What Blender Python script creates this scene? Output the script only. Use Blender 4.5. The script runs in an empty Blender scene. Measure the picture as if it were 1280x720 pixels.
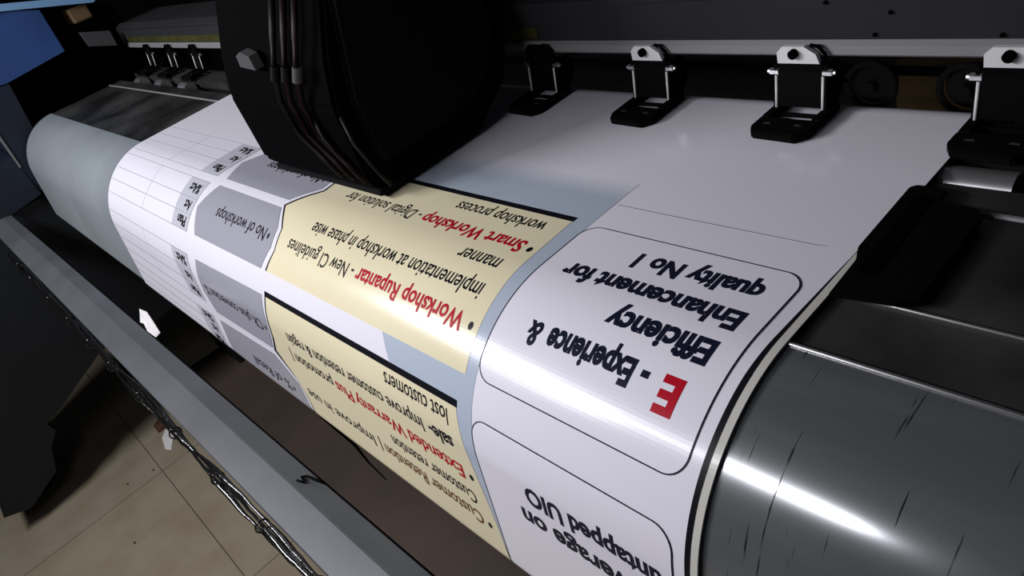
import bpy, bmesh, math, random
from mathutils import Vector, Matrix

random.seed(7)
SC = bpy.context.scene
COL = SC.collection
U = 0.3            # one layout unit in metres
H = 0.93           # platen height above the floor (metres)


def W(x, y, z):
    return Vector((U * x, U * y, H + U * z))


# ------------------------------------------------------------------ camera
cam_d = bpy.data.cameras.new('camera')
cam = bpy.data.objects.new('camera', cam_d)
COL.objects.link(cam)
SC.camera = cam
F_PX = 942.545


def unit(v):
    v = Vector(v)
    return v.normalized()


_vx = Vector((-213 - 640, 55 - 360, F_PX))
_vy = Vector((2117 - 640, -858 - 360, F_PX))
_X = -_vx.normalized()
_Y = _vy.normalized()
_Z = _X.cross(_Y)
# rows: world axes in image camera frame (x right, y down, z forward)
right = Vector((_X.x, _Y.x, _Z.x))
down = Vector((_X.y, _Y.y, _Z.y))
fwd = Vector((_X.z, _Y.z, _Z.z))
m3 = Matrix((right, -down, -fwd)).transposed()
cam.matrix_world = Matrix.Translation(W(0, 0, 1)) @ m3.to_4x4()
cam_d.sensor_width = 36.0
cam_d.lens = 36.0 * F_PX / 1280.0
cam_d.clip_start = 0.01
cam_d.clip_end = 50

# ------------------------------------------------------------------ colour management, world, lamps
SC.view_settings.view_transform = 'Standard'
SC.view_settings.look = 'None'
SC.view_settings.gamma = 1.0
SC.view_settings.use_curve_mapping = False
SC.view_settings.exposure = 0.0

wd = bpy.data.worlds.new('dim_room')
SC.world = wd
wd.use_nodes = True
bg = wd.node_tree.nodes['Background']
bg.inputs[0].default_value = (0.70, 0.82, 1.0, 1)
bg.inputs[1].default_value = 0.013


def area(name, pos, target, sx, sy, power, color):
    ld = bpy.data.lights.new(name, 'AREA')
    ld.shape = 'RECTANGLE'
    ld.size = sx
    ld.size_y = sy
    ld.energy = power
    ld.color = color
    o = bpy.data.objects.new(name, ld)
    COL.objects.link(o)
    o.location = pos
    d = (Vector(target) - Vector(pos)).normalized()
    o.rotation_euler = d.to_track_quat('-Z', 'Y').to_euler()
    return o


LT = 2.2   # distance of the near tube lamp from the rounded apron, layout units
area('tube_lamp_light', W(-2.15, .67 - .733 * LT, -.1 + .68 * LT), W(-2.25, .60, -.15), 0.64, 0.012, 2.7, (0.95, 0.93, 1.0))
area('wall_lamp_light', W(-5.5, -2.35, 2.7), W(-4.2, 0.7, -.2), 0.75, 0.22, 23.5, (0.95, 0.94, 1.0))


# ------------------------------------------------------------------ materials
def mat(name, color, rough=0.5, metal=0.0, spec=0.5, noise=0.0, nscale=8.0, dark=None, coat=0.0,
        bump=0.0, stretch=None):
    m = bpy.data.materials.new(name)
    m.use_nodes = True
    nt = m.node_tree
    b = nt.nodes['Principled BSDF']
    b.inputs['Base Color'].default_value = (*color, 1)
    b.inputs['Roughness'].default_value = rough
    b.inputs['Metallic'].default_value = metal
    b.inputs['Specular IOR Level'].default_value = spec
    if coat:
        b.inputs['Coat Weight'].default_value = coat
        b.inputs['Coat Roughness'].default_value = 0.08
    if noise > 0 or bump > 0:
        tc = nt.nodes.new('ShaderNodeTexCoord')
        mp = nt.nodes.new('ShaderNodeMapping')
        if stretch:
            mp.inputs['Scale'].default_value = stretch
        nz = nt.nodes.new('ShaderNodeTexNoise')
        nz.inputs['Scale'].default_value = nscale
        nz.inputs['Detail'].default_value = 6
        nt.links.new(tc.outputs['Object'], mp.inputs['Vector'])
        nt.links.new(mp.outputs['Vector'], nz.inputs['Vector'])
        if noise > 0:
            cr = nt.nodes.new('ShaderNodeValToRGB')
            cr.color_ramp.elements[0].position = 0.35
            cr.color_ramp.elements[1].position = 0.65
            d = dark if dark else tuple(c * (1 - noise) for c in color)
            cr.color_ramp.elements[0].color = (*d, 1)
            cr.color_ramp.elements[1].color = (*color, 1)
            nt.links.new(nz.outputs['Fac'], cr.inputs['Fac'])
            nt.links.new(cr.outputs['Color'], b.inputs['Base Color'])
        if bump > 0:
            bp = nt.nodes.new('ShaderNodeBump')
            bp.inputs['Strength'].default_value = bump
            bp.inputs['Distance'].default_value = 0.002
            nt.links.new(nz.outputs['Fac'], bp.inputs['Height'])
            nt.links.new(bp.outputs['Normal'], b.inputs['Normal'])
    return m


PAPER = dict(rough=0.2, spec=0.4)
M = {
    'paper': mat('white_vinyl', (0.83, 0.82, 0.885), **PAPER),
    'panel': mat('panel_white', (0.85, 0.83, 0.90), **PAPER),
    'bluegrey': mat('print_blue_grey', (0.46, 0.53, 0.62), **PAPER),
    'cream': mat('print_cream', (0.84, 0.77, 0.52), noise=0.06, nscale=5, **PAPER),
    'tag': mat('print_grey_tag', (0.36, 0.36, 0.41), **PAPER),
    'cell': mat('print_grey_cell', (0.56, 0.56, 0.62), **PAPER),
    'ink': mat('print_black', (0.008, 0.008, 0.012), rough=0.35, spec=0.1),
    'navy': mat('print_dark_navy', (0.010, 0.012, 0.028), rough=0.35, spec=0.1),
    'hair': mat('print_hairline', (0.42, 0.42, 0.47), **PAPER),
    'panel_line': mat('print_thin_grey', (0.25, 0.25, 0.29), **PAPER),
    'red': mat('print_red', (0.46, 0.006, 0.02), rough=0.35, spec=0.1),
    'brown': mat('print_brown', (0.16, 0.07, 0.03), rough=0.35, spec=0.1),
    'margin': mat('vinyl_margin', (0.62, 0.61, 0.55), **PAPER),
    'steel': mat('worn_grey_metal', (0.36, 0.378, 0.384), 0.17, 0.7, noise=0.22, nscale=6, stretch=(1, 5, 5)),
    'matte': mat('matte_pale_grey_metal', (0.245, 0.275, 0.29), 0.5, 0.1, spec=0.3, noise=0.16, nscale=5),  # paler and rougher than the near apron panel
    'platen': mat('stained_platen_metal', (0.075, 0.075, 0.072), 0.42, 0.4, noise=0.75, nscale=9,
                  dark=(0.014, 0.014, 0.013)),
    'bright': mat('bright_steel', (0.78, 0.78, 0.78), 0.28, 0.9),
    'edge': mat('polished_edge', (0.95, 0.95, 0.95), 0.38, 1.0),
    'beam': mat('dark_beam_paint', (0.028, 0.029, 0.031), 0.75, 0.0, spec=0.06, noise=0.2, nscale=5),
    'lip': mat('beam_lip_metal', (0.21, 0.21, 0.215), 0.55, 0.1),
    'olive': mat('olive_yellow_strip', (0.055, 0.055, 0.016), 0.7, spec=0.1, noise=0.4, nscale=30),
    'black': mat('black_plastic', (0.0008, 0.0008, 0.001), 0.8, spec=0.02),
    'black2': mat('black_painted_cover', (0.0055, 0.005, 0.006), 0.75, spec=0.06, noise=0.15, nscale=4),
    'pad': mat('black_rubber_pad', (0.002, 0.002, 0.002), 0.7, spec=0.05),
    'gloss': mat('glossy_black_film', (0.006, 0.006, 0.006), 0.14, spec=0.9, bump=0.6, nscale=60),
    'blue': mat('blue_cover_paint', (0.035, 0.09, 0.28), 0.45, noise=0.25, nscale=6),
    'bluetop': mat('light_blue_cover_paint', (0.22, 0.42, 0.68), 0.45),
    'navyplate': mat('dark_navy_metal', (0.010, 0.017, 0.034), 0.5, 0.0, noise=0.4, nscale=10),
    'teal': mat('dark_stand_paint', (0.006, 0.009, 0.013), 0.55, noise=0.4, nscale=4),
    'rail': mat('grey_rail_paint', (0.095, 0.103, 0.110), 0.42, 0.1, noise=0.22, nscale=9),
    'white': mat('white_bracket_paint', (0.75, 0.75, 0.74), 0.4),
    'scrap': mat('crumpled_white_paper', (0.75, 0.73, 0.7), 0.7),
    'brownbit': mat('brown_debris', (0.08, 0.03, 0.015), 0.7),
    'card': mat('brown_cardboard', (0.16, 0.10, 0.045), 0.8, noise=0.15, nscale=10),
    'greydim': mat('dull_grey_plastic', (0.07, 0.07, 0.072), 0.6, spec=0.2),
    'tube': mat('dark_red_tube', (0.008, 0.002, 0.003), 0.5, spec=0.12),
    'tubegrey': mat('grey_tube', (0.005, 0.005, 0.005), 0.5, spec=0.12),
    'gap_shade': mat('brown_gap_shade', (0.095, 0.066, 0.05), 0.6, noise=0.45, nscale=2.2),  # dark brown that stands in for shade under the printer
    'wall': mat('dark_brown_wall', (0.022, 0.017, 0.016), 0.85, noise=0.3, nscale=2),
    'rubber': mat('black_wheel_rubber', (0.002, 0.002, 0.002), 0.8, spec=0.03),
    'ring': mat('grey_spool_rim', (0.035, 0.035, 0.034), 0.7, spec=0.1),
}


def floor_material():
    m = bpy.data.materials.new('beige_floor_tile')
    m.use_nodes = True
    nt = m.node_tree
    b = nt.nodes['Principled BSDF']
    tc = nt.nodes.new('ShaderNodeTexCoord')
    mp = nt.nodes.new('ShaderNodeMapping')
    # joints at x=-2.04 m and y=-0.036 m, 0.6 m tiles
    mp.inputs['Location'].default_value = (2.043, 0.037, 0)
    br = nt.nodes.new('ShaderNodeTexBrick')
    br.offset = 0.0
    br.squash = 1.0
    br.inputs['Scale'].default_value = 1.0
    br.inputs['Brick Width'].default_value = 0.6
    br.inputs['Row Height'].default_value = 0.6
    br.inputs['Mortar Size'].default_value = 0.0016
    br.inputs['Mortar Smooth'].default_value = 0.2
    br.inputs['Color1'].default_value = (0.32, 0.275, 0.195, 1)
    br.inputs['Color2'].default_value = (0.31, 0.266, 0.19, 1)
    br.inputs['Mortar'].default_value = (0.115, 0.092, 0.066, 1)
    nt.links.new(tc.outputs['Object'], mp.inputs['Vector'])
    nt.links.new(mp.outputs['Vector'], br.inputs['Vector'])
    nz = nt.nodes.new('ShaderNodeTexNoise')
    nz.inputs['Scale'].default_value = 9
    nz.inputs['Detail'].default_value = 8
    nt.links.new(tc.outputs['Object'], nz.inputs['Vector'])
    cr = nt.nodes.new('ShaderNodeValToRGB')
    cr.color_ramp.elements[0].position = 0.3
    cr.color_ramp.elements[0].color = (0.84, 0.81, 0.77, 1)
    cr.color_ramp.elements[1].position = 0.6
    cr.color_ramp.elements[1].color = (1, 1, 1, 1)
    nt.links.new(nz.outputs['Fac'], cr.inputs['Fac'])
    mx = nt.nodes.new('ShaderNodeMix')
    mx.data_type = 'RGBA'
    mx.blend_type = 'MULTIPLY'
    mx.inputs[0].default_value = 1
    nt.links.new(br.outputs['Color'], mx.inputs[6])
    nt.links.new(cr.outputs['Color'], mx.inputs[7])
    nt.links.new(mx.outputs[2], b.inputs['Base Color'])
    b.inputs['Roughness'].default_value = 0.4
    return m


M['floor'] = floor_material()


def worn_steel():
    """grey metal with thin dark rub marks running around the curve (own shape, not shading)"""
    m = M['steel']
    nt = m.node_tree
    b = nt.nodes['Principled BSDF']
    src = b.inputs['Base Color'].links[0].from_socket
    tc = nt.nodes.new('ShaderNodeTexCoord')
    mp = nt.nodes.new('ShaderNodeMapping')
    mp.inputs['Scale'].default_value = (330, 20, 20)
    nz = nt.nodes.new('ShaderNodeTexNoise')
    nz.inputs['Scale'].default_value = 1.0
    nz.inputs['Detail'].default_value = 3
    nt.links.new(tc.outputs['Object'], mp.inputs['Vector'])
    nt.links.new(mp.outputs['Vector'], nz.inputs['Vector'])
    cr = nt.nodes.new('ShaderNodeValToRGB')
    cr.color_ramp.elements[0].position = 0.29
    cr.color_ramp.elements[0].color = (0.12, 0.12, 0.12, 1)
    cr.color_ramp.elements[1].position = 0.335
    cr.color_ramp.elements[1].color = (1, 1, 1, 1)
    nt.links.new(nz.outputs['Fac'], cr.inputs['Fac'])
    mx = nt.nodes.new('ShaderNodeMix')
    mx.data_type = 'RGBA'
    mx.blend_type = 'MULTIPLY'
    mx.inputs[0].default_value = 1
    nt.links.new(src, mx.inputs[6])
    nt.links.new(cr.outputs['Color'], mx.inputs[7])
    nt.links.new(mx.outputs[2], b.inputs['Base Color'])


worn_steel()


# ------------------------------------------------------------------ helpers
def root_of(o):
    while o.parent:
        o = o.parent
    return o


def tag(o, label, cat, group=None):
    o['label'] = label
    o['category'] = cat
    if group:
        o['group'] = group


def thing(name, pos, label, cat, group=None):
    o = bpy.data.objects.new(name, None)
    o.empty_display_size = 0.02
    COL.objects.link(o)
    o.location = pos
    tag(o, label, cat, group)
    return o


def obj(name, bm, material, parent=None, base=None, smooth=False):
    """links a bmesh in world coordinates as one mesh object (under parent, or top level with origin base)"""
    off = root_of(parent).location.copy() if parent else (base.copy() if base else Vector((0, 0, 0)))
    bmesh.ops.translate(bm, verts=bm.verts, vec=-off)
    me = bpy.data.meshes.new(name)
    bm.to_mesh(me)
    bm.free()
    mats = material if isinstance(material, (list, tuple)) else [material]
    for m_ in mats:
        me.materials.append(m_)
    if smooth:
        for p in me.polygons:
            p.use_smooth = True
    o = bpy.data.objects.new(name, me)
    COL.objects.link(o)
    if parent:
        o.parent = parent
    else:
        o.location = off
    return o


def BM():
    return bmesh.new()


def add_box(bm, x0, x1, y0, y1, z0, z1, bev=0.0, rot=None):
    """box in layout units, optional bevel (units) and rotation matrix about its centre"""
    r = bmesh.ops.create_cube(bm, size=1)
    vs = r['verts']
    c = Vector(((x0 + x1) / 2, (y0 + y1) / 2, (z0 + z1) / 2))
    for v in vs:
        p = Vector((v.co.x * (x1 - x0), v.co.y * (y1 - y0), v.co.z * (z1 - z0)))
        if rot:
            p = rot @ p
        v.co = W(*(p + c))
    if bev > 0:
        es = list({e for v in vs for e in v.link_edges})
        bmesh.ops.bevel(bm, geom=es, offset=bev * U, segments=2, affect='EDGES', profile=0.5)


def add_prism(bm, poly, x0, x1, axis='x'):
    """extrude polygon. axis x: poly of (y,z); axis y: poly of (x,z); axis z: poly of (x,y)"""
    def P(a, b, t):
        if axis == 'x':
            return W(t, a, b)
        if axis == 'y':
            return W(a, t, b)
        return W(a, b, t)
    A = [bm.verts.new(P(a, b, x0)) for a, b in poly]
    B = [bm.verts.new(P(a, b, x1)) for a, b in poly]
    n = len(poly)
    fs = [bm.faces.new(A), bm.faces.new(list(reversed(B)))]
    for i in range(n):
        j = (i + 1) % n
        fs.append(bm.faces.new((A[j], A[i], B[i], B[j])))
    bmesh.ops.recalc_face_normals(bm, faces=fs)


def add_cyl(bm, p0, p1, r, seg=16, r2=None):
    p0, p1 = W(*p0), W(*p1)
    d = p1 - p0
    q = d.to_track_quat('Z', 'Y').to_matrix().to_4x4()
    mtx = Matrix.Translation((p0 + p1) / 2) @ q
    bmesh.ops.create_cone(bm, cap_ends=True, segments=seg, radius1=r * U, radius2=(r if r2 is None else r2) * U,
                          depth=d.length, matrix=mtx)


def add_tube(bm, pts, r, seg=8):
    pts = [W(*p) for p in pts]
    rings = []
    n = len(pts)
    for i, p in enumerate(pts):
        t = (pts[min(i + 1, n - 1)] - pts[max(i - 1, 0)]).normalized()
        a = t.cross(Vector((0.13, 0.27, 0.95))).normalized()
        b = t.cross(a)
        rr = (r[i] if isinstance(r, list) else r) * U
        rings.append([bm.verts.new(p + (a * math.cos(2 * math.pi * k / seg) + b * math.sin(2 * math.pi * k / seg)) * rr)
                      for k in range(seg)])
    for i in range(n - 1):
        for k in range(seg):
            bm.faces.new((rings[i][k], rings[i][(k + 1) % seg], rings[i + 1][(k + 1) % seg], rings[i + 1][k]))
    bm.faces.new(list(reversed(rings[0])))
    bm.faces.new(rings[-1])
    bmesh.ops.recalc_face_normals(bm, faces=bm.faces[:])


# ------------------------------------------------------------------ the curve the banner runs over
def build_profile():
    pts = []
    cy, cz, R = .923, -.38, .38
    te = math.radians(84)
    for i in range(61):
        t = te * i / 60
        pts.append((cy - R * math.sin(t), cz + R * math.cos(t)))
    y, z = pts[-1]
    dy, dz = .503 - y, -.70 - z
    for i in range(1, 21):
        pts.append((y + dy * i / 20, z + dz * i / 20))
    a = math.atan2(dz, dy)
    y, z = pts[-1]
    r = .07
    st = math.radians(150) / 30
    for i in range(30):
        a += st
        y += r * st * math.cos(a)
        z += r * st * math.sin(a)
        pts.append((y, z))
    s = [0.0]
    for i in range(1, len(pts)):
        s.append(s[-1] + math.hypot(pts[i][0] - pts[i - 1][0], pts[i][1] - pts[i - 1][1]))
    nr = []
    for i in range(len(pts)):
        p0 = pts[max(i - 1, 0)]
        p1 = pts[min(i + 1, len(pts) - 1)]
        dy, dz = p1[0] - p0[0], p1[1] - p0[1]
        L = math.hypot(dy, dz)
        nr.append((dz / L, -dy / L))
    return pts, s, nr


PR, PS, PN = build_profile()
S_END = PS[-1]
S_KNOTS = PS[:]
S_DIP = -.875


def surf(x, s, off):
    if s < S_DIP:            # behind the rollers the media turns down towards its feed spool
        a = min((S_DIP - s) / .12, math.radians(80))
        e = (S_DIP - s) - .12 * a
        return W(x, .923 - S_DIP + (.12 + off) * math.sin(a) + e * math.cos(a), (.12 + off) * math.cos(a) - .12 - e * math.sin(a))
    if s <= 0:
        return W(x, .923 - s, off)
    s = min(s, S_END)
    lo, hi = 0, len(PS) - 1
    while hi - lo > 1:
        mid = (lo + hi) // 2
        if PS[mid] <= s:
            lo = mid
        else:
            hi = mid
    t = (s - PS[lo]) / (PS[hi] - PS[lo])
    y = PR[lo][0] + t * (PR[hi][0] - PR[lo][0])
    z = PR[lo][1] + t * (PR[hi][1] - PR[lo][1])
    ny = PN[lo][0] + t * (PN[hi][0] - PN[lo][0])
    nz = PN[lo][1] + t * (PN[hi][1] - PN[lo][1])
    L = math.hypot(ny, nz)
    return W(x, y + off * ny / L, z + off * nz / L)


L0 = 0.0095       # banner face above the metal (units)
LS = 0.0007      # ink layer step


def wrap(bm, layer):
    """bm holds flat faces in (x, s, 0): cut them along the curve and lay them on the banner"""
    smin = min(v.co.y for v in bm.verts)
    smax = max(v.co.y for v in bm.verts)
    for k in S_KNOTS:
        if smin + 1e-4 < k < smax - 1e-4:
            bmesh.ops.bisect_plane(bm, geom=bm.verts[:] + bm.edges[:] + bm.faces[:], dist=1e-6,
                                   plane_co=(0, k, 0), plane_no=(0, 1, 0))
    for v in bm.verts:
        v.co = surf(v.co.x, v.co.y, L0 + LS * layer)
    bm.normal_update()
    for f in bm.faces:
        # face outwards (towards +z on the platen, -y on the face)
        c = f.calc_center_median()
        ref = Vector((0, c.y - U * .923, c.z - (H - U * .38)))
        if c.y >= U * .923:
            ref = Vector((0, 0, 1))
        if f.normal.dot(ref) < 0:
            f.normal_flip()


def poly(bm, pts, mi=0):
    f = bm.faces.new([bm.verts.new((x, s, 0)) for x, s in pts])
    f.material_index = mi
    r = bmesh.ops.triangulate(bm, faces=[f])
    for g in r['faces']:
        g.material_index = mi


def stroke(bm, pts, w, mi=0, closed=False):
    n = len(pts)
    P = [Vector((p[0], p[1], 0)) for p in pts]
    L, R = [], []
    for i in range(n):
        a = P[(i - 1) % n] if (closed or i > 0) else P[i]
        c = P[(i + 1) % n] if (closed or i < n - 1) else P[i]
        t = (c - a).normalized()
        nn = Vector((-t.y, t.x, 0)) * (w[i] if isinstance(w, list) else w) / 2
        L.append(bm.verts.new(P[i] + nn))
        R.append(bm.verts.new(P[i] - nn))
    for i in range(n if closed else n - 1):
        j = (i + 1) % n
        f = bm.faces.new((L[i], L[j], R[j], R[i]))
        f.material_index = mi


def rrect(x0, x1, s0, s1, r, n=8):
    out = []
    for cx, cs, a0 in ((x1 - r, s1 - r, 0), (x0 + r, s1 - r, 90), (x0 + r, s0 + r, 180), (x1 - r, s0 + r, 270)):
        for i in range(n + 1):
            a = math.radians(a0 + 90 * i / n)
            out.append((cx + r * math.cos(a), cs + r * math.sin(a)))
    return out


def glyphs(text, bold):
    """bmesh of a text line in its own flat frame, with its bounds"""
    cu = bpy.data.curves.new('line', 'FONT')
    cu.body = text
    cu.size = 1
    cu.resolution_u = 3
    cu.offset = bold
    o = bpy.data.objects.new('line', cu)
    COL.objects.link(o)
    dg = bpy.context.evaluated_depsgraph_get()
    me = o.evaluated_get(dg).to_mesh()
    bm = BM()
    bm.from_mesh(me)
    o.evaluated_get(dg).to_mesh_clear()
    bpy.data.objects.remove(o)
    bpy.data.curves.remove(cu)
    xs = [v.co.x for v in bm.verts]
    return bm, min(xs), max(xs)


CAP = 0.70


def text_into(dst, text, x_start, x_end, base, cap, bold=0.0, mi=0):
    """the line runs from x_start to x_end (towards -x), its letters' tops towards the front"""
    bm, a, b = glyphs(text, bold)
    kx = (x_end - x_start) / (b - a)
    ky = cap / CAP
    for v in bm.verts:
        v.co = Vector((x_start + (v.co.x - a) * kx, base + v.co.y * ky, 0))
    me = bpy.data.meshes.new('tmp')
    for f in bm.faces:
        f.material_index = mi
    bm.to_mesh(me)
    bm.free()
    n0 = len(dst.faces)
    dst.from_mesh(me)
    dst.faces.ensure_lookup_table()
    for f in dst.faces[n0:]:
        f.material_index = mi
    bpy.data.meshes.remove(me)


# ================================================================== STRUCTURE
def struct(name, bm, m):
    o = obj(name, bm, m)
    o['kind'] = 'structure'
    return o


b = BM()
bmesh.ops.create_grid(b, x_segments=1, y_segments=1, size=1)
for v in b.verts:
    v.co = Vector((-1.5 + v.co.x * 4.0, -.35 + v.co.y * 1.93, 0))
struct('floor', b, M['floor'])
b = BM()
add_box(b, -18.3, 8.3, 5.2, 5.35, -3.1, 6)
struct('wall_back', b, M['wall'])
b = BM()
add_box(b, -18.4, -18.3, -7.6, 5.35, -3.1, 6)
struct('wall_left', b, M['wall'])

# ================================================================== PRINTER
printer = thing('wide_format_printer', W(-3.2, 1.3, -3.1),
                'wide format banner printer with dark platen, rounded grey front apron and blue end cover', 'printer')

# front apron: rounded sheet metal shell from the bent platen edge down to the bottom roll
b = BM()
XA0, XA1 = -7.2, 1.3
TH = .02
ring = []
for i, (y, z) in enumerate(PR):
    ny, nz = PN[i]
    ring.append(((y, z), (y - TH * ny, z - TH * nz)))
def apron_panel(x0, x1, m, label):
    b = BM()
    prev = None
    xs_ = [x0 + (x1 - x0) * k / 3 for k in range(4)]
    for x in xs_:
        cur = [(b.verts.new(W(x, *o_)), b.verts.new(W(x, *i_))) for o_, i_ in ring]
        if prev:
            for i in range(len(cur) - 1):
                b.faces.new((prev[i][0], cur[i][0], cur[i + 1][0], prev[i + 1][0]))
                b.faces.new((prev[i][1], prev[i + 1][1], cur[i + 1][1], cur[i][1]))
            b.faces.new((prev[0][0], prev[0][1], cur[0][1], cur[0][0]))
            b.faces.new((prev[-1][0], cur[-1][0], cur[-1][1], prev[-1][1]))
        if x in (xs_[0], xs_[-1]):
            for i in range(len(cur) - 1):
                b.faces.new((cur[i][0], cur[i + 1][0], cur[i + 1][1], cur[i][1]))
        prev = cur
    bmesh.ops.recalc_face_normals(b, faces=b.faces[:])
    o = obj('front_apron', b, m, printer, smooth=True)
    o.data.set_sharp_from_angle(angle=math.radians(40))
    o['label'] = label
    return o


apron_panel(XA0, -2.905, M['matte'], 'matte paler grey apron panel at the far end')
apron = apron_panel(-2.9, XA1, M['steel'], 'shiny worn steel apron panel at the near end')
b = BM()
add_cyl(b, (-2.9, .926, .0008), (XA1, .926, .0008), .0056, 14)
obj('bent_edge', b, M['edge'], apron, smooth=True)

# platen strips
b = BM()
add_prism(b, [(.934, -.004), (1.094, -.004), (1.094, -.05), (.934, -.05)], XA0, XA1)
pl = obj('platen_strip', b, M['platen'], printer)
b = BM()
add_cyl(b, (-2.9, 1.097, -.001), (XA1, 1.097, -.001), .0042, 12)
obj('strip_edge', b, M['edge'], pl, smooth=True)
b = BM()
add_prism(b, [(1.104, -.007), (1.428, -.004), (1.428, -.05), (1.104, -.05)], XA0, XA1)
pl = obj('platen_strip', b, M['platen'], printer)
b = BM()
add_prism(b, [(1.428, -.004), (1.432, .001), (1.440, .001), (1.445, -.006), (1.445, -.04), (1.428, -.04)], XA0, XA1)
obj('strip_edge', b, M['lip'], pl)
b = BM()
add_prism(b, [(1.445, -.006), (1.53, -.004), (1.53, -.06), (1.445, -.06)], XA0, XA1)
obj('platen_strip', b, M['platen'], printer)
b = BM()
add_prism(b, [(1.66, -.006), (1.80, -.006), (1.86, -.03), (1.91, -.12), (1.91, -.3), (1.86, -.3), (1.66, -.06)], XA0, XA1)
obj('rear_platen', b, M['platen'], printer)
b = BM()
add_prism(b, [(1.53, -.13), (1.66, -.13), (1.66, -.15), (1.53, -.15)], XA0, XA1)
obj('roller_trough', b, M['black'], printer)
# grit rollers in the slot
CLIPS = [-.585, -1.094, -1.61, -2.12, -2.64, -5.75, -6.29, -6.83]
for cx in CLIPS:
    b = BM()
    add_cyl(b, (cx - .075, 1.592, -.045), (cx + .075, 1.592, -.045), .045, 24)
    g = obj('grit_roller', b, M['bright'], printer, smooth=True)
    g.data.set_sharp_from_angle(angle=math.radians(40))

# underframe that carries the platen
b = BM()
add_box(b, -7.2, 1.3, 1.1, 1.85, -.75, -.16, .02)
obj('base_frame', b, M['black2'], printer)

# gantry beam
b = BM()
add_prism(b, [(1.795, .195), (1.795, .335), (1.83, .36), (2.2, .36), (2.2, .18), (1.83, .18)], -7.5, 1.4)
beam = obj('gantry_beam', b, M['beam'], printer)
b = BM()
add_prism(b, [(1.78, .178), (1.783, .20), (1.795, .212), (1.83, .212), (1.83, .17), (1.79, .17)], -7.4, 1.4)
obj('beam_lip', b, M['lip'], beam)
b = BM()
add_prism(b, [(1.79, .222), (1.79, .262), (1.797, .265), (1.797, .218)], -7.3, -2.12)
obj('olive_strip', b, M['olive'], beam)
b = BM()
add_prism(b, [(1.78, .337), (1.78, .352), (1.83, .372), (1.84, .36), (1.80, .335)], -7.4, 1.4)
obj('upper_rail', b, M['beam'], beam)
for sx, sz in ((-.86, .28), (-1.02, .31), (-.9, .225), (-.62, .222)):
    b = BM()
    add_cyl(b, (sx, 1.796, sz), (sx, 1.789, sz), .005, 10)
    obj('screw', b, M['black'], beam)

# parts seen under the beam at the back
for wx in (-1.51, -1.137):
    b = BM()
    pts = [(wx + .1 * math.cos(t * math.pi / 18), 2.95, -.50 + .1 * math.sin(t * math.pi / 18)) for t in range(36)]
    add_tube(b, pts + [pts[0]], .014, 8)
    add_cyl(b, (wx, 2.97, -.50), (wx, 3.02, -.50), .085, 28)
    add_cyl(b, (wx, 2.93, -.50), (wx, 2.97, -.50), .022, 14)
    obj('feed_wheel', b, M['ring'], printer, smooth=False)
b = BM()
add_cyl(b, (-7.2, 3.1, -.50), (1.2, 3.1, -.50), .02, 14)
obj('rear_spindle', b, M['black2'], printer, smooth=True)
for wx in (-7.0, 1.1):
    b = BM()
    add_prism(b, [(2.3, -.2), (2.3, -.6), (3.0, -.6), (3.18, -.5), (3.12, -.42), (2.9, -.35)], wx - .05, wx + .05)
    obj('spindle_arm', b, M['black2'], printer)
for wx in (-1.98, -2.42):
    b = BM()
    add_prism(b, [(wx - .07, .15), (wx + .08, .15), (wx + .08, .07), (wx + .02, -.03), (wx - .02, -.03), (wx - .06, .07)],
              2.2, 2.23, 'y')
    obj('rear_bracket', b, M['greydim'], printer)

# blue end cover with a lighter top, and the navy end plate below
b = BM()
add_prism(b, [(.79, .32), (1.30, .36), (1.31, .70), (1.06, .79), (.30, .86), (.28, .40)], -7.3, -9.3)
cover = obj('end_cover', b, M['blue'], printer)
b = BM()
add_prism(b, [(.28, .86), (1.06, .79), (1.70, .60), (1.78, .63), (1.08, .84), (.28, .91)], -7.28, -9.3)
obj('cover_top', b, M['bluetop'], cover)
b = BM()
add_prism(b, [(1.31, .70), (1.30, .36), (1.95, .15), (1.95, .50), (1.72, .60)], -7.75, -9.3)
obj('cover_inside', b, M['black2'], cover)
b = BM()
add_prism(b, [(.52, .02), (.60, .33), (.80, .31), (.745, -.11), (.85, -.25), (.90, -.50), (.52, -.50), (.505, -.26)],
          -7.26, -9.2)
plate = obj('end_plate', b, M['navyplate'], printer)
b = BM()
add_prism(b, [(.505, .03), (.52, .03), (.508, -.27), (.496, -.27)], -7.25, -7.29)
obj('plate_edge', b, M['lip'], plate)
b = BM()
add_prism(b, [(.22, -.18), (.50, -.18), (.51, -.53), (.22, -.565)], -7.28, -9.2)
obj('lower_slab', b, M['navyplate'], printer)
b = BM()
add_prism(b, [(1.0, .25), (2.2, .25), (2.2, -.2), (.95, -.2)], -7.7, -9.2)
obj('inner_housing', b, M['black'], printer)
b = BM()
add_prism(b, [(1.48, .44), (1.70, .36), (1.69, .235), (1.49, .315)], -7.31, -7.34)
obj('sensor_plate', b, M['greydim'], printer)
b = BM()
add_box(b, -7.6, -7.35, 1.50, 1.66, .50, .62, .015)
obj('cable_block', b, M['card'], printer)

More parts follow.
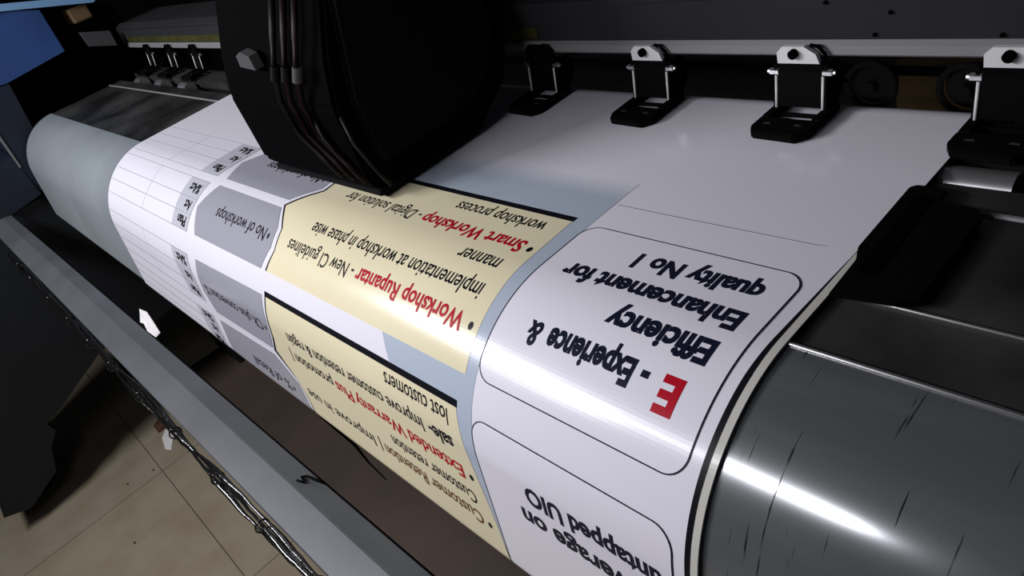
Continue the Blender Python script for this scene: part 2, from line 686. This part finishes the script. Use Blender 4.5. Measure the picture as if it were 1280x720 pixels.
# stand: side panel, leg and forward foot on a castor
b = BM()
add_prism(b, [(.22, -.57), (1.7, -.57), (1.7, -2.05), (.12, -2.0), (-.42, -2.24), (-.60, -2.30), (-.58, -2.40),
              (-.70, -2.52), (-.80, -2.74), (-1.14, -2.90), (-1.34, -2.82), (-1.1, -2.2), (-.6, -1.3), (-.12, -.75)],
          -7.35, -8.6)
stand = obj('stand_panel', b, M['teal'], printer)
b = BM()
add_box(b, -8.3, -7.6, 1.1, 1.7, -3.1, -2.0, .02)
obj('stand_leg', b, M['teal'], printer)
b = BM()
add_box(b, 1.3, 1.5, 1.1, 1.7, -3.1, -.4, .02)
obj('stand_leg', b, M['teal'], printer)
b = BM()
add_cyl(b, (-8.05, -1.02, -2.98), (-7.85, -1.02, -2.98), .12, 24)
c_ = obj('castor', b, M['rubber'], printer, smooth=False)
b = BM()
add_prism(b, [(-1.1, -2.86), (-.94, -2.82), (-.98, -2.98), (-1.06, -2.98)], -8.09, -7.81)
obj('castor_fork', b, M['greydim'], c_)

# ================================================================== BANNER
X0, X1 = -4.685, -.657
S_BACK, S_FRONT = -1.25, S_END - .01
b = BM()
ss = [S_BACK, -1.12, -1.04] + [S_DIP - .02 * k for k in range(8, -1, -1)] + [-.6, -.3, -.1] + [k for k in S_KNOTS if k < S_FRONT] + [S_FRONT]
xs = [X0 + (X1 - X0) * i / 12 for i in range(13)]
top = [[b.verts.new(surf(x, s, L0)) for s in ss] for x in xs]
bot = [[b.verts.new(surf(x, s, L0 - .0022)) for s in ss] for x in xs]
for i in range(12):
    for j in range(len(ss) - 1):
        b.faces.new((top[i][j], top[i][j + 1], top[i + 1][j + 1], top[i + 1][j]))
        b.faces.new((bot[i][j], bot[i + 1][j], bot[i + 1][j + 1], bot[i][j + 1]))
for j in range(len(ss) - 1):
    b.faces.new((top[0][j], bot[0][j], bot[0][j + 1], top[0][j + 1]))
    b.faces.new((top[12][j], top[12][j + 1], bot[12][j + 1], bot[12][j]))
for i in range(12):
    b.faces.new((top[i][0], top[i + 1][0], bot[i + 1][0], bot[i][0]))
    b.faces.new((top[i][-1], bot[i][-1], bot[i + 1][-1], top[i + 1][-1]))
bmesh.ops.recalc_face_normals(b, faces=b.faces[:])
banner = obj('printed_banner', b, M['paper'], None, W(-2.67, .9, 0), smooth=True)
banner.data.set_sharp_from_angle(angle=math.radians(50))
tag(banner, 'glossy white vinyl banner half printed with upside-down text, curving over the printer front', 'banner')


def layer(name, bm, mats, parent, lay, label=None):
    wrap(bm, lay)
    o = obj(name, bm, mats, parent, smooth=False)
    if label:
        o['label'] = label
    return o


# blue grey column behind the cream panels
b = BM()
poly(b, [(-1.332, -.312), (-2.25, -.312), (-1.765, .33), (-1.712, .404), (-1.62, .50), (-1.30, .93), (-1.315, .70), (-1.332, .45)])
layer('background_band', b, M['bluegrey'], banner, 1)
NP = 8
for k in range(NP):
    f_ = (k + .5) / NP
    c_ = tuple(p_ * (1 - f_) + v * f_ for p_, v in zip((.83, .82, .885), (.46, .53, .62)))
    b = BM()
    sa, sb_ = -.312 - .011 * (NP - 1 - k), -.312 - .011 * (NP - k)
    poly(b, [(-1.332, sa), (-2.30, sa), (-2.30, sb_), (-1.332, sb_)])
    layer('print_pass', b, mat('print_partial_pass', c_, **PAPER), banner, 1)

# right margin with black rule
b = BM()
stroke(b, [(-.6655, -.29), (-.6655, 1.0)], .0165, 1)
stroke(b, [(-.674, -.305), (-.676, -.2), (-.678, -.05), (-.680, .1), (-.680, 1.0)], [.001, .004, .009, .014, .014], 0)
layer('edge_border', b, [M['ink'], M['margin']], banner, 1, 'black rule and cream margin along the right edge')

# white rounded panels
R_ = .05


def white_panel(s0, s1, label):
    b = BM()
    poly(b, rrect(-1.332, -.716, s0, s1, R_))
    o = layer('white_panel', b, M['panel'], banner, 2, label)
    b = BM()
    stroke(b, rrect(-1.332, -.716, s0, s1, R_), .0028, 0, True)
    layer('panel_outline', b, M['navy'], o, 3)
    return o


pa = white_panel(-.186, .327, 'white rounded panel starting with a red E')
b = BM()
text_into(b, 'E', -.783, -.832, .156, .072, .042, 1)
text_into(b, '-', -.866, -.886, .150, .060, .042)
text_into(b, 'Experience', -.905, -1.158, .150, .058, .042)
text_into(b, '&', -1.182, -1.226, .150, .058, .028)
text_into(b, 'Efficiency', -.768, -1.043, .055, .056, .042)
text_into(b, 'Enhancement for', -.763, -1.262, -.036, .054, .042)
text_into(b, 'quality No 1', -.775, -1.109, -.128, .052, .042)
layer('lettering', b, [M['navy'], M['red']], pa, 3)

pb = white_panel(.425, .99, 'white rounded panel about untapped UIO')
b = BM()
text_into(b, 'Leverage on', -.775, -1.192, .632, .056, .034)
text_into(b, 'untapped UIO', -.745, -1.155, .540, .056, .034)
layer('lettering', b, M['navy'], pb, 3)

# next panel: only its first hairline is printed
b = BM()
stroke(b, [(-1.322, -.291), (-1.1, -.2905), (-.76, -.2925), (-.735, -.297)], [.0026, .0026, .002, .001], 0)
layer('hairline', b, M['panel_line'], banner, 2)

# cream panels with their dark edges
CRL = [(-2.565, -.185), (-2.54, -.03), (-2.657, .087), (-2.556, .173), (-2.532, .255), (-2.557, .333)]
b = BM()
poly(b, [(-1.395, -.185)] + CRL + [(-1.372, .333)])
cr1 = layer('cream_panel', b, M['cream'], banner, 2, 'cream panel starting with Workshop in red')
b = BM()
stroke(b, [(-1.392, -.193), (-2.565, -.193)], .020, 0)
stroke(b, CRL, [.008, .012, .014, .006, .006, .010], 0)
layer('dark_edge', b, M['ink'], cr1, 3)
b = BM()
text_into(b, '\u2022', -1.400, -1.418, .195, .050, .03, 0)
text_into(b, 'Workshop Rupantar', -1.443, -1.985, .194, .050, .022, 1)
text_into(b, '- New CI guidelines', -2.003, -2.458, .194, .048, .004, 0)
text_into(b, 'implementation at workshop in phase wise', -1.440, -2.372, .107, .051, .006, 0)
text_into(b, 'manner', -1.455, -1.626, .021, .051, .006, 0)
text_into(b, '\u2022', -1.408, -1.426, -.062, .050, .03, 0)
text_into(b, 'Smart Workshop', -1.445, -1.915, -.064, .050, .022, 1)
text_into(b, '- Digital solution for', -1.932, -2.388, -.066, .051, .004, 0)
text_into(b, 'workshop process', -1.455, -1.848, -.156, .051, .006, 0)
layer('lettering', b, [M['ink'], M['red']], cr1, 3)

CRL2 = [(-2.552, .425), (-2.575, .52), (-2.605, .612), (-2.650, .687), (-2.54, .785), (-2.503, .887), (-2.50, .97)]
b = BM()
poly(b, [(-1.395, .425)] + CRL2 + [(-1.335, .97), (-1.345, .80), (-1.372, .60)])
cr2 = layer('cream_panel', b, M['cream'], banner, 2, 'cream panel starting with Customer Retention')
b = BM()
stroke(b, [(-1.392, .416), (-2.556, .416)], .020, 0)
stroke(b, CRL2, [.008, .008, .012, .026, .003, .006, .006], 0)
layer('dark_edge', b, M['ink'], cr2, 3)
b = BM()
text_into(b, '\u2022', -1.375, -1.392, .800, .050, .03, 0)
text_into(b, 'Customer Retention', -1.412, -1.92, .796, .051, .014, 2)
text_into(b, '| Improve in use', -1.945, -2.47, .796, .049, .006, 0)
text_into(b, 'Customer retention', -1.410, -1.835, .716, .049, .008, 0)
text_into(b, '\u2022', -1.388, -1.406, .628, .050, .03, 0)
text_into(b, 'Extended Warranty Plus', -1.430, -2.135, .626, .050, .018, 1)
text_into(b, 'promotion |', -2.155, -2.470, .622, .050, .010, 0)
text_into(b, 'sale-', -1.434, -1.545, .530, .048, .026, 0)
text_into(b, 'Improve customer retention & regain', -1.575, -2.432, .530, .050, .008, 0)
text_into(b, 'lost customers', -1.434, -1.743, .444, .050, .006, 0)
layer('lettering', b, [M['ink'], M['red'], M['brown']], cr2, 3)

# grey arrow tags
TAGS = [
    ([(-3.283, .062), (-3.36, -.055), (-3.285, -.175), (-2.60, -.175), (-2.572, -.035), (-2.672, .062)],
     'No of workshops', -2.660, -3.140, -.108, 'grey tag nearest the print carriage'),
    ([(-3.293, .338), (-3.357, .222), (-3.283, .100), (-2.668, .100), (-2.590, .175), (-2.570, .25), (-2.602, .334)],
     'No of workshops', -2.650, -3.140, .192, 'grey tag reading No of workshops, in the clear'),
    ([(-3.284, .705), (-3.335, .60), (-3.284, .440), (-2.585, .425), (-2.600, .53), (-2.632, .615), (-2.675, .685)],
     'CR plus conversion %', -2.668, -3.275, .553, 'grey tag below the clear one'),
    ([(-3.30, .97), (-3.335, .90), (-3.30, .752), (-2.70, .722), (-2.555, .81), (-2.53, .97)],
     '% of Retail', -2.66, -3.02, .845, 'grey tag at the bottom bend'),
]
for pts, tx, xa, xb, sb, lb in TAGS:
    b = BM()
    poly(b, pts)
    o = layer('grey_tag', b, M['tag'], banner, 2, lb)
    b = BM()
    text_into(b, '\u2022', xa + .035, xa + .02, sb, .05, .03)
    text_into(b, tx, xa, xb, sb, .051, .004)
    layer('lettering', b, M['ink'], o, 3)

# table: grey header cells and ruled rows
blocks = [(-.173, -.096, -.0265, .064), (.106, .198, .268, .341), (.440, .52, .60, .68), (.755, .82, .885, .95)]
for (a, c, d, e) in blocks:
    b = BM()
    poly(b, [(-3.392, a), (-3.612, a), (-3.592, e), (-3.392, e)])
    o = layer('table_header', b, M['cell'], banner, 2)
    b = BM()
    for s_, n_ in ((e, 'Plan'), (d, 'Act'), (c, '%Act')):
        lo = {e: d, d: c, c: a}[s_]
        w_ = {'Plan': .105, 'Act': .08, '%Act': .125}[n_]
        text_into(b, n_, -3.425, -3.425 - w_, (s_ + lo) / 2 - .020, .044, .03)
    layer('lettering', b, M['ink'], o, 3)
    b = BM()
    for s_ in (a, c, d, e):
        stroke(b, [(-3.392, s_), (X0 + .02, s_)], .0028, 0)
    stroke(b, [(-4.05, a), (-4.03, (a + e) / 2), (-4.05, e)], .0022, 0)
    layer('table_lines', b, M['hair'], banner, 3)

# black clamp strip on the banner's right edge
clamp = thing('edge_clamp', W(-.6, 1.3, .01), 'black flat media clamp plate lying along the banner right edge', 'clamp')
b = BM()
add_prism(b, [(-.680, 1.47), (-.668, 1.482), (-.615, 1.482), (-.602, 1.470), (-.600, 1.43), (-.525, 1.425), (-.505, 1.40),
              (-.502, 1.11), (-.54, 1.085), (-.655, 1.07), (-.660, 1.19), (-.676, 1.23)], .0075, .018, 'z')
bmesh.ops.bevel(b, geom=b.edges[:], offset=.0008, segments=2, affect='EDGES')
obj('clamp_plate', b, M['pad'], clamp)
b = BM()
add_prism(b, [(-.650, 1.44), (-.615, 1.44), (-.600, 1.15), (-.640, 1.15)], .018, .0205, 'z')
obj('raised_edge', b, M['black'], clamp)

# ================================================================== PINCH ROLLERS
SPOT = {
    -.585: 'pinch roller unit at the right picture edge, over bare dark platen',
    -1.094: 'pinch roller unit in the clear middle right, the largest seen whole',
    -1.61: 'pinch roller unit second from the right of those standing on the banner',
    -2.12: 'shade-darkened pinch roller unit on the banner just right of the print carriage',
    -2.64: 'pinch roller unit mostly hidden behind the print carriage',
    -5.75: 'far pinch roller unit just left of the print carriage',
    -6.29: 'far pinch roller unit, middle of the three left of the carriage',
    -6.83: 'far pinch roller unit nearest the blue end cover',
}


def make_pinch(cx, label):
    t = thing('pinch_roller', W(cx, 1.70, .008), label, 'pinch roller', 'pinch rollers under the beam')
    # foot pad: chamfered front, open frame behind
    b = BM()
    add_prism(b, [(cx - .088, 1.640), (cx - .068, 1.607), (cx + .060, 1.600), (cx + .088, 1.630), (cx + .088, 1.692),
                  (cx - .088, 1.692)], .012, .036, 'z')
    bmesh.ops.bevel(b, geom=b.edges[:], offset=.0012, segments=2, affect='EDGES')
    add_box(b, cx - .085, cx - .058, 1.69, 1.80, .014, .038, .004)
    add_box(b, cx + .062, cx + .088, 1.69, 1.80, .014, .038, .004)
    add_box(b, cx - .06, cx + .064, 1.734, 1.742, .014, .026, .002)
    foot = obj('foot', b, M['pad'], t)
    for k in (-.045, .045):
        b = BM()
        add_box(b, cx + k - .010, cx + k + .010, 1.652, 1.657, .036, .0385)
        obj('slot', b, M['ring'], foot)
    # pressing wheel
    b = BM()
    add_cyl(b, (cx - .052, 1.672, .024), (cx + .056, 1.672, .024), .0148, 18)
    obj('wheel', b, M['rubber'], foot)
    # body plate
    b = BM()
    add_prism(b, [(1.748, .040), (1.757, .040), (1.785, .135), (1.785, .162), (1.766, .162), (1.766, .135)], cx - .064, cx + .066)
    obj('body_plate', b, M['pad'], t)
    for sx in (-.074, .072):
        b = BM()
        add_prism(b, [(1.74, .02), (1.80, .02), (1.85, .08), (1.835, .145), (1.770, .155), (1.762, .12)], cx + sx - .004, cx + sx + .004)
        obj('side_plate', b, M['pad'], t)
    # white rods standing in for the lit front edges of the side plates
    for sx in (-.070, .066):
        b = BM()
        add_cyl(b, (cx + sx, 1.742, .016), (cx + sx, 1.764, .124), .0042, 10)
        obj('lit_edge_rod', b, M['white'], t, smooth=True)
    # white bracket with chamfered corners
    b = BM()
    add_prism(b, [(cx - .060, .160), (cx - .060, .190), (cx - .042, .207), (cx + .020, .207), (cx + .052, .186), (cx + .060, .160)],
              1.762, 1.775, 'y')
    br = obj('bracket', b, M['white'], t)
    b = BM()
    add_cyl(b, (cx - .008, 1.749, .189), (cx - .008, 1.763, .189), .013, 16)
    add_box(b, cx - .016, cx, 1.746, 1.750, .1875, .1905)
    obj('screw', b, M['black'], br)
    # pivot nuts on each side and the bent wire on the right
    for sx in (-1, 1):
        b = BM()
        add_cyl(b, (cx + sx * .064, 1.772, .132), (cx + sx * .090, 1.772, .132), .010, 6)
        add_cyl(b, (cx + sx * .088, 1.772, .132), (cx + sx * .098, 1.772, .132), .006, 8)
        obj('pivot_nut', b, M['bright'], t)
    b = BM()
    add_tube(b, [(cx + .035, 1.770, .208), (cx + .055, 1.770, .205), (cx + .074, 1.770, .185), (cx + .078, 1.770, .158),
                 (cx + .090, 1.79, .120), (cx + .100, 1.82, .085)], .005, 8)
    obj('spring_wire', b, M['black'], t, smooth=True)
    return t


def copy_tree(o, parent=None):
    c = o.copy()
    COL.objects.link(c)
    if parent:
        c.parent = parent
    for ch in list(o.children):
        copy_tree(ch, c)
    return c


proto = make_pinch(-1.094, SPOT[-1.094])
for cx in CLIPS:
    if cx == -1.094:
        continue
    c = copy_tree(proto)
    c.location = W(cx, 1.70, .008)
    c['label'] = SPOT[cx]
    if cx < -5 or cx == -2.12:  # these brackets go black to stand in for shade
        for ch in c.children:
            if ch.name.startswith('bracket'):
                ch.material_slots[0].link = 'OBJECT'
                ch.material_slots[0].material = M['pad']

# ================================================================== PRINT CARRIAGE
car = thing('print_carriage', W(-2.55, 1.3, .03), 'big black print carriage box travelling above the banner', 'print carriage')
CX0, CX1 = -3.0, -2.14
b = BM()
# side outline (y, z): front bulges low, slants back higher up, notch at the rear bottom
add_prism(b, [(1.0, .045), (.965, .09), (.96, .36), (1.0, .50), (1.09, .70), (1.09, 1.2), (1.70, 1.2), (1.70, .30),
              (1.63, .15), (1.53, .085), (1.47, .045)], CX0, CX1 - .02)
bmesh.ops.bevel(b, geom=[e for e in b.edges], offset=.004, segments=2, affect='EDGES')
body = obj('carriage_body', b, M['black'], car)
b = BM()
add_prism(b, [(1.03, .13), (1.02, .36), (1.10, .68), (1.10, 1.18), (1.60, 1.18), (1.63, .34), (1.55, .20), (1.40, .13)],
          CX1 - .03, CX1)
bmesh.ops.bevel(b, geom=b.edges[:], offset=.004, segments=2, affect='EDGES')
obj('side_cover', b, M['black2'], car)
b = BM()
add_box(b, CX0 + .02, CX1 - .03, .985, 1.47, .028, .05, .006)
obj('base_plate', b, M['black2'], car)
# front details: bracket, ink tubes and ribbon
b = BM()
add_prism(b, [(-2.72, .49), (-2.60, .48), (-2.60, .53), (-2.66, .545), (-2.71, .53)], .955, .99, 'y')
obj('metal_bracket', b, M['greydim'], car)
for k, (tx, mt) in enumerate(((-2.44, 'tubegrey'), (-2.36, 'tube'), (-2.28, 'tube'))):
    b = BM()
    add_tube(b, [(tx + .05, 1.05, .72), (tx + .03, .985, .58), (tx, .950, .48), (tx - .05, .944, .38), (tx - .04, .945, .26),
                 (tx + .05, .95, .17), (tx + .10, .962, .10)], .011, 10)
    obj('ink_tube', b, M[mt], car, smooth=True)
    b = BM()
    add_cyl(b, (tx + .012, .958, .50), (tx - .008, .945, .455), .016, 14)
    obj('tube_joint', b, M['tubegrey' if k < 2 else 'greydim'], car)
for k in range(2):
    b = BM()
    add_tube(b, [(-2.33 + .20 * k, .957, .34), (-2.30 + .2 * k, .945, .26), (-2.24 + .2 * k, .95, .17), (-2.22 + .2 * k, .965, .11)], .008, 8)
    obj('ribbon_wire', b, M['tubegrey'], car, smooth=True)

# ================================================================== FRONT RAIL
rail = thing('front_rail', W(-3.6, .2, -.6), 'long grey folded metal rail running in front of the printer apron', 'rail')
KR = .065 / 5.94


def iny(x):
    return .228 + (x + 7.3) * KR


def rail_prism(prof, x0, x1):
    b = BM()
    A = [b.verts.new(W(x0, iny(x0) + a, c)) for a, c in prof]
    B = [b.verts.new(W(x1, iny(x1) + a, c)) for a, c in prof]
    n = len(prof)
    b.faces.new(A)
    b.faces.new(list(reversed(B)))
    for i in range(n):
        b.faces.new((A[(i + 1) % n], A[i], B[i], B[(i + 1) % n]))
    bmesh.ops.recalc_face_normals(b, faces=b.faces[:])
    return b


obj('rail_profile', rail_prism([(0, -.565), (-.066, -.552), (-.072, -.552), (-.174, -.574), (-.178, -.580), (-.172, -.66),
                                (-.165, -.66), (-.168, -.585), (-.07, -.564), (-.008, -.577), (-.008, -.66), (0, -.66)],
                               -7.27, .2), M['rail'], rail)
b = rail_prism([(.001, -.563), (.006, -.563), (.006, -.67), (.001, -.67)], -7.2, .2)
obj('rubber_edge', b, M['black'], rail)

film = thing('cable_bundle', W(-3.4, .06, -.64), 'glossy black cables tied along the outer lower edge of the grey rail', 'cables')
for k in range(3):
    b = BM()
    pts, rad = [], []
    n = 120
    for i in range(n + 1):
        x = -6.6 + (5.3) * i / n
        yo = iny(x) - .176
        ph = x * 5.2 + k * 2.1
        pts.append((x, yo - .016 - .010 * k + .006 * math.sin(ph) + random.uniform(-.002, .002),
                    -.655 - .018 * k + .016 * math.sin(ph * 1.37 + k)))
        rad.append(.0085 + .003 * math.sin(ph * 2.3 + k))
    add_tube(b, pts, rad, 8)
    obj('cable', b, M['gloss'], film, smooth=True)
for x in (-6.2, -5.75, -5.2, -4.7, -4.25, -3.85, -3.4, -2.95, -2.5, -2.12, -1.75):
    b = BM()
    yo = iny(x) - .205
    pts = [(x + .015 * math.sin(t), yo +   .024 * math.cos(t), -.67 + .034 * math.sin(t)) for t in
           [2 * math.pi * i / 16 for i in range(17)]]
    add_tube(b, pts, .0035, 6)
    obj('tie_loop', b, M['gloss'], film, smooth=True)


# ================================================================== SMALL THINGS
def scrap(name, pts, thick, m, base, label, cat):
    """small crumpled flake: outline of (x,y,z) with a raised middle"""
    b = BM()
    c = Vector((0, 0, 0))
    for p in pts:
        c += Vector(p) / len(pts)
    c.z += thick
    lo = [b.verts.new(W(*p)) for p in pts]
    hi = [b.verts.new(W(p[0] * .92 + c.x * .08, p[1] * .92 + c.y * .08, p[2] + thick * (.5 + .5 * ((i * 7) % 3) / 2)))
          for i, p in enumerate(pts)]
    cv = b.verts.new(W(*c))
    n = len(pts)
    for i in range(n):
        j = (i + 1) % n
        b.faces.new((lo[i], lo[j], hi[j], hi[i]))
        b.faces.new((hi[i], hi[j], cv))
    b.faces.new(list(reversed(lo)))
    bmesh.ops.recalc_face_normals(b, faces=b.faces[:])
    o = obj(name, b, m, None, W(*base))
    tag(o, label, cat)
    return o


zr = -.562
scrap('paper_scrap', [(-4.02, .325, zr), (-3.93, .338, zr), (-3.80, .325, zr), (-3.62, .305, zr), (-3.60, .275, zr),
                      (-3.72, .270, zr), (-3.82, .285, zr), (-3.86, .278, zr), (-3.93, .300, zr)], .006, M['scrap'],
      (-3.8, .3, zr), 'torn white paper scrap caught on the inner edge of the grey rail', 'paper scrap')
zf = -3.099
scrap('paper_scrap', [(-7.42, .13, zf), (-7.32, .18, zf), (-7.16, .14, zf), (-7.02, .05, zf), (-7.10, .01, zf), (-7.30, .05, zf)],
      .02, M['scrap'], (-7.2, .15, zf), 'small white paper scrap on the tiled floor beside the rail', 'paper scrap')
scrap('debris', [(-7.66, .14, zf), (-7.56, .19, zf), (-7.44, .14, zf), (-7.43, .06, zf), (-7.58, .06, zf)],
      .04, M['brownbit'], (-7.5, .17, zf), 'small dark brown bit on the floor touching the paper scrap', 'debris')
for (dx, dy, lb) in ((-6.92, -.18, 'tiny dark crumb on the floor at the crossing tile joints'),
                     (-6.15, -.62, 'tiny dark crumb on the floor tile below the crossing joints'),
                     (-7.0, -.42, 'tiny dark crumb on the far floor tile'),):
    o = scrap('crumb', [(dx - .016, dy, zf), (dx, dy + .011, zf), (dx + .018, dy + .003, zf), (dx + .003, dy - .011, zf)], .008,
              M['brownbit'], (dx, dy, zf), lb, 'debris')
    o['group'] = 'crumbs on the floor tiles'
b = BM()
yw = iny(-1.95)
add_tube(b, [(-1.93, yw + .0, -.555), (-1.98, yw - .012, -.553), (-2.02, yw - .018, -.555), (-2.03, yw - .032, -.552),
             (-2.0, yw - .040, -.551), (-2.03, yw - .05, -.549)], [.003, .005, .004, .006, .005, .004], 8)
o = obj('wire_offcut', b, M['pad'], None, W(-1.98, yw, -.555), smooth=True)
tag(o, 'short bent black offcut lying on the grey rail', 'offcut')

# brown sheet added on the floor, its dark colour standing in for shade
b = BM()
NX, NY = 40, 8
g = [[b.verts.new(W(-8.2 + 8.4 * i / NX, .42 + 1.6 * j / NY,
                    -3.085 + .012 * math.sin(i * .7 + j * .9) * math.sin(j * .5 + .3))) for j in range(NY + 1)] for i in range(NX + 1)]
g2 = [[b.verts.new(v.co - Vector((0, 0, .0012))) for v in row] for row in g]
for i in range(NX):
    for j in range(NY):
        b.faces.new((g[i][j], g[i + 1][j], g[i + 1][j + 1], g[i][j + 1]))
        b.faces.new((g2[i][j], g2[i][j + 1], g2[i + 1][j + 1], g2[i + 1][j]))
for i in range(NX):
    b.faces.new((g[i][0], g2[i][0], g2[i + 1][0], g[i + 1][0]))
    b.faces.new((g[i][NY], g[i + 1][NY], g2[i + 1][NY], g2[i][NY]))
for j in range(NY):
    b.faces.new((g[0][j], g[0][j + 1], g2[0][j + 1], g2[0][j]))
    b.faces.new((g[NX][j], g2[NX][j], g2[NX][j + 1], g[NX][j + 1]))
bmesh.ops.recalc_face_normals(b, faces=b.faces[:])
o = obj('gap_shade_sheet', b, M['gap_shade'], None, W(-4, 1.2, -3.1), smooth=True)
tag(o, 'brown sheet added on the floor under the printer to darken the gap between the banner and the grey rail', 'sheet')
b = BM()
add_tube(b, [(-5.9, 1.16, -3.07), (-5.5, 1.15, -3.068), (-5.2, 1.143, -3.066), (-4.9, 1.10, -3.068), (-4.6, 1.08, -3.072)],
         [.003, .007, .009, .006, .003], 8)
o = obj('wire_offcut', b, M['black'], None, W(-5.2, 1.13, -3.07), smooth=True)
tag(o, 'dark thin offcut lying on the brown sheet below the banner', 'offcut')

# tall carton behind the printer
b = BM()
add_box(b, -1.86, -1.42, 3.9, 4.34, -3.1, -.85, .006)
carton = obj('cardboard_carton', b, M['card'], None, W(-1.64, 4.1, -3.1))
tag(carton, 'tall brown cardboard carton standing on the floor behind the printer', 'carton')
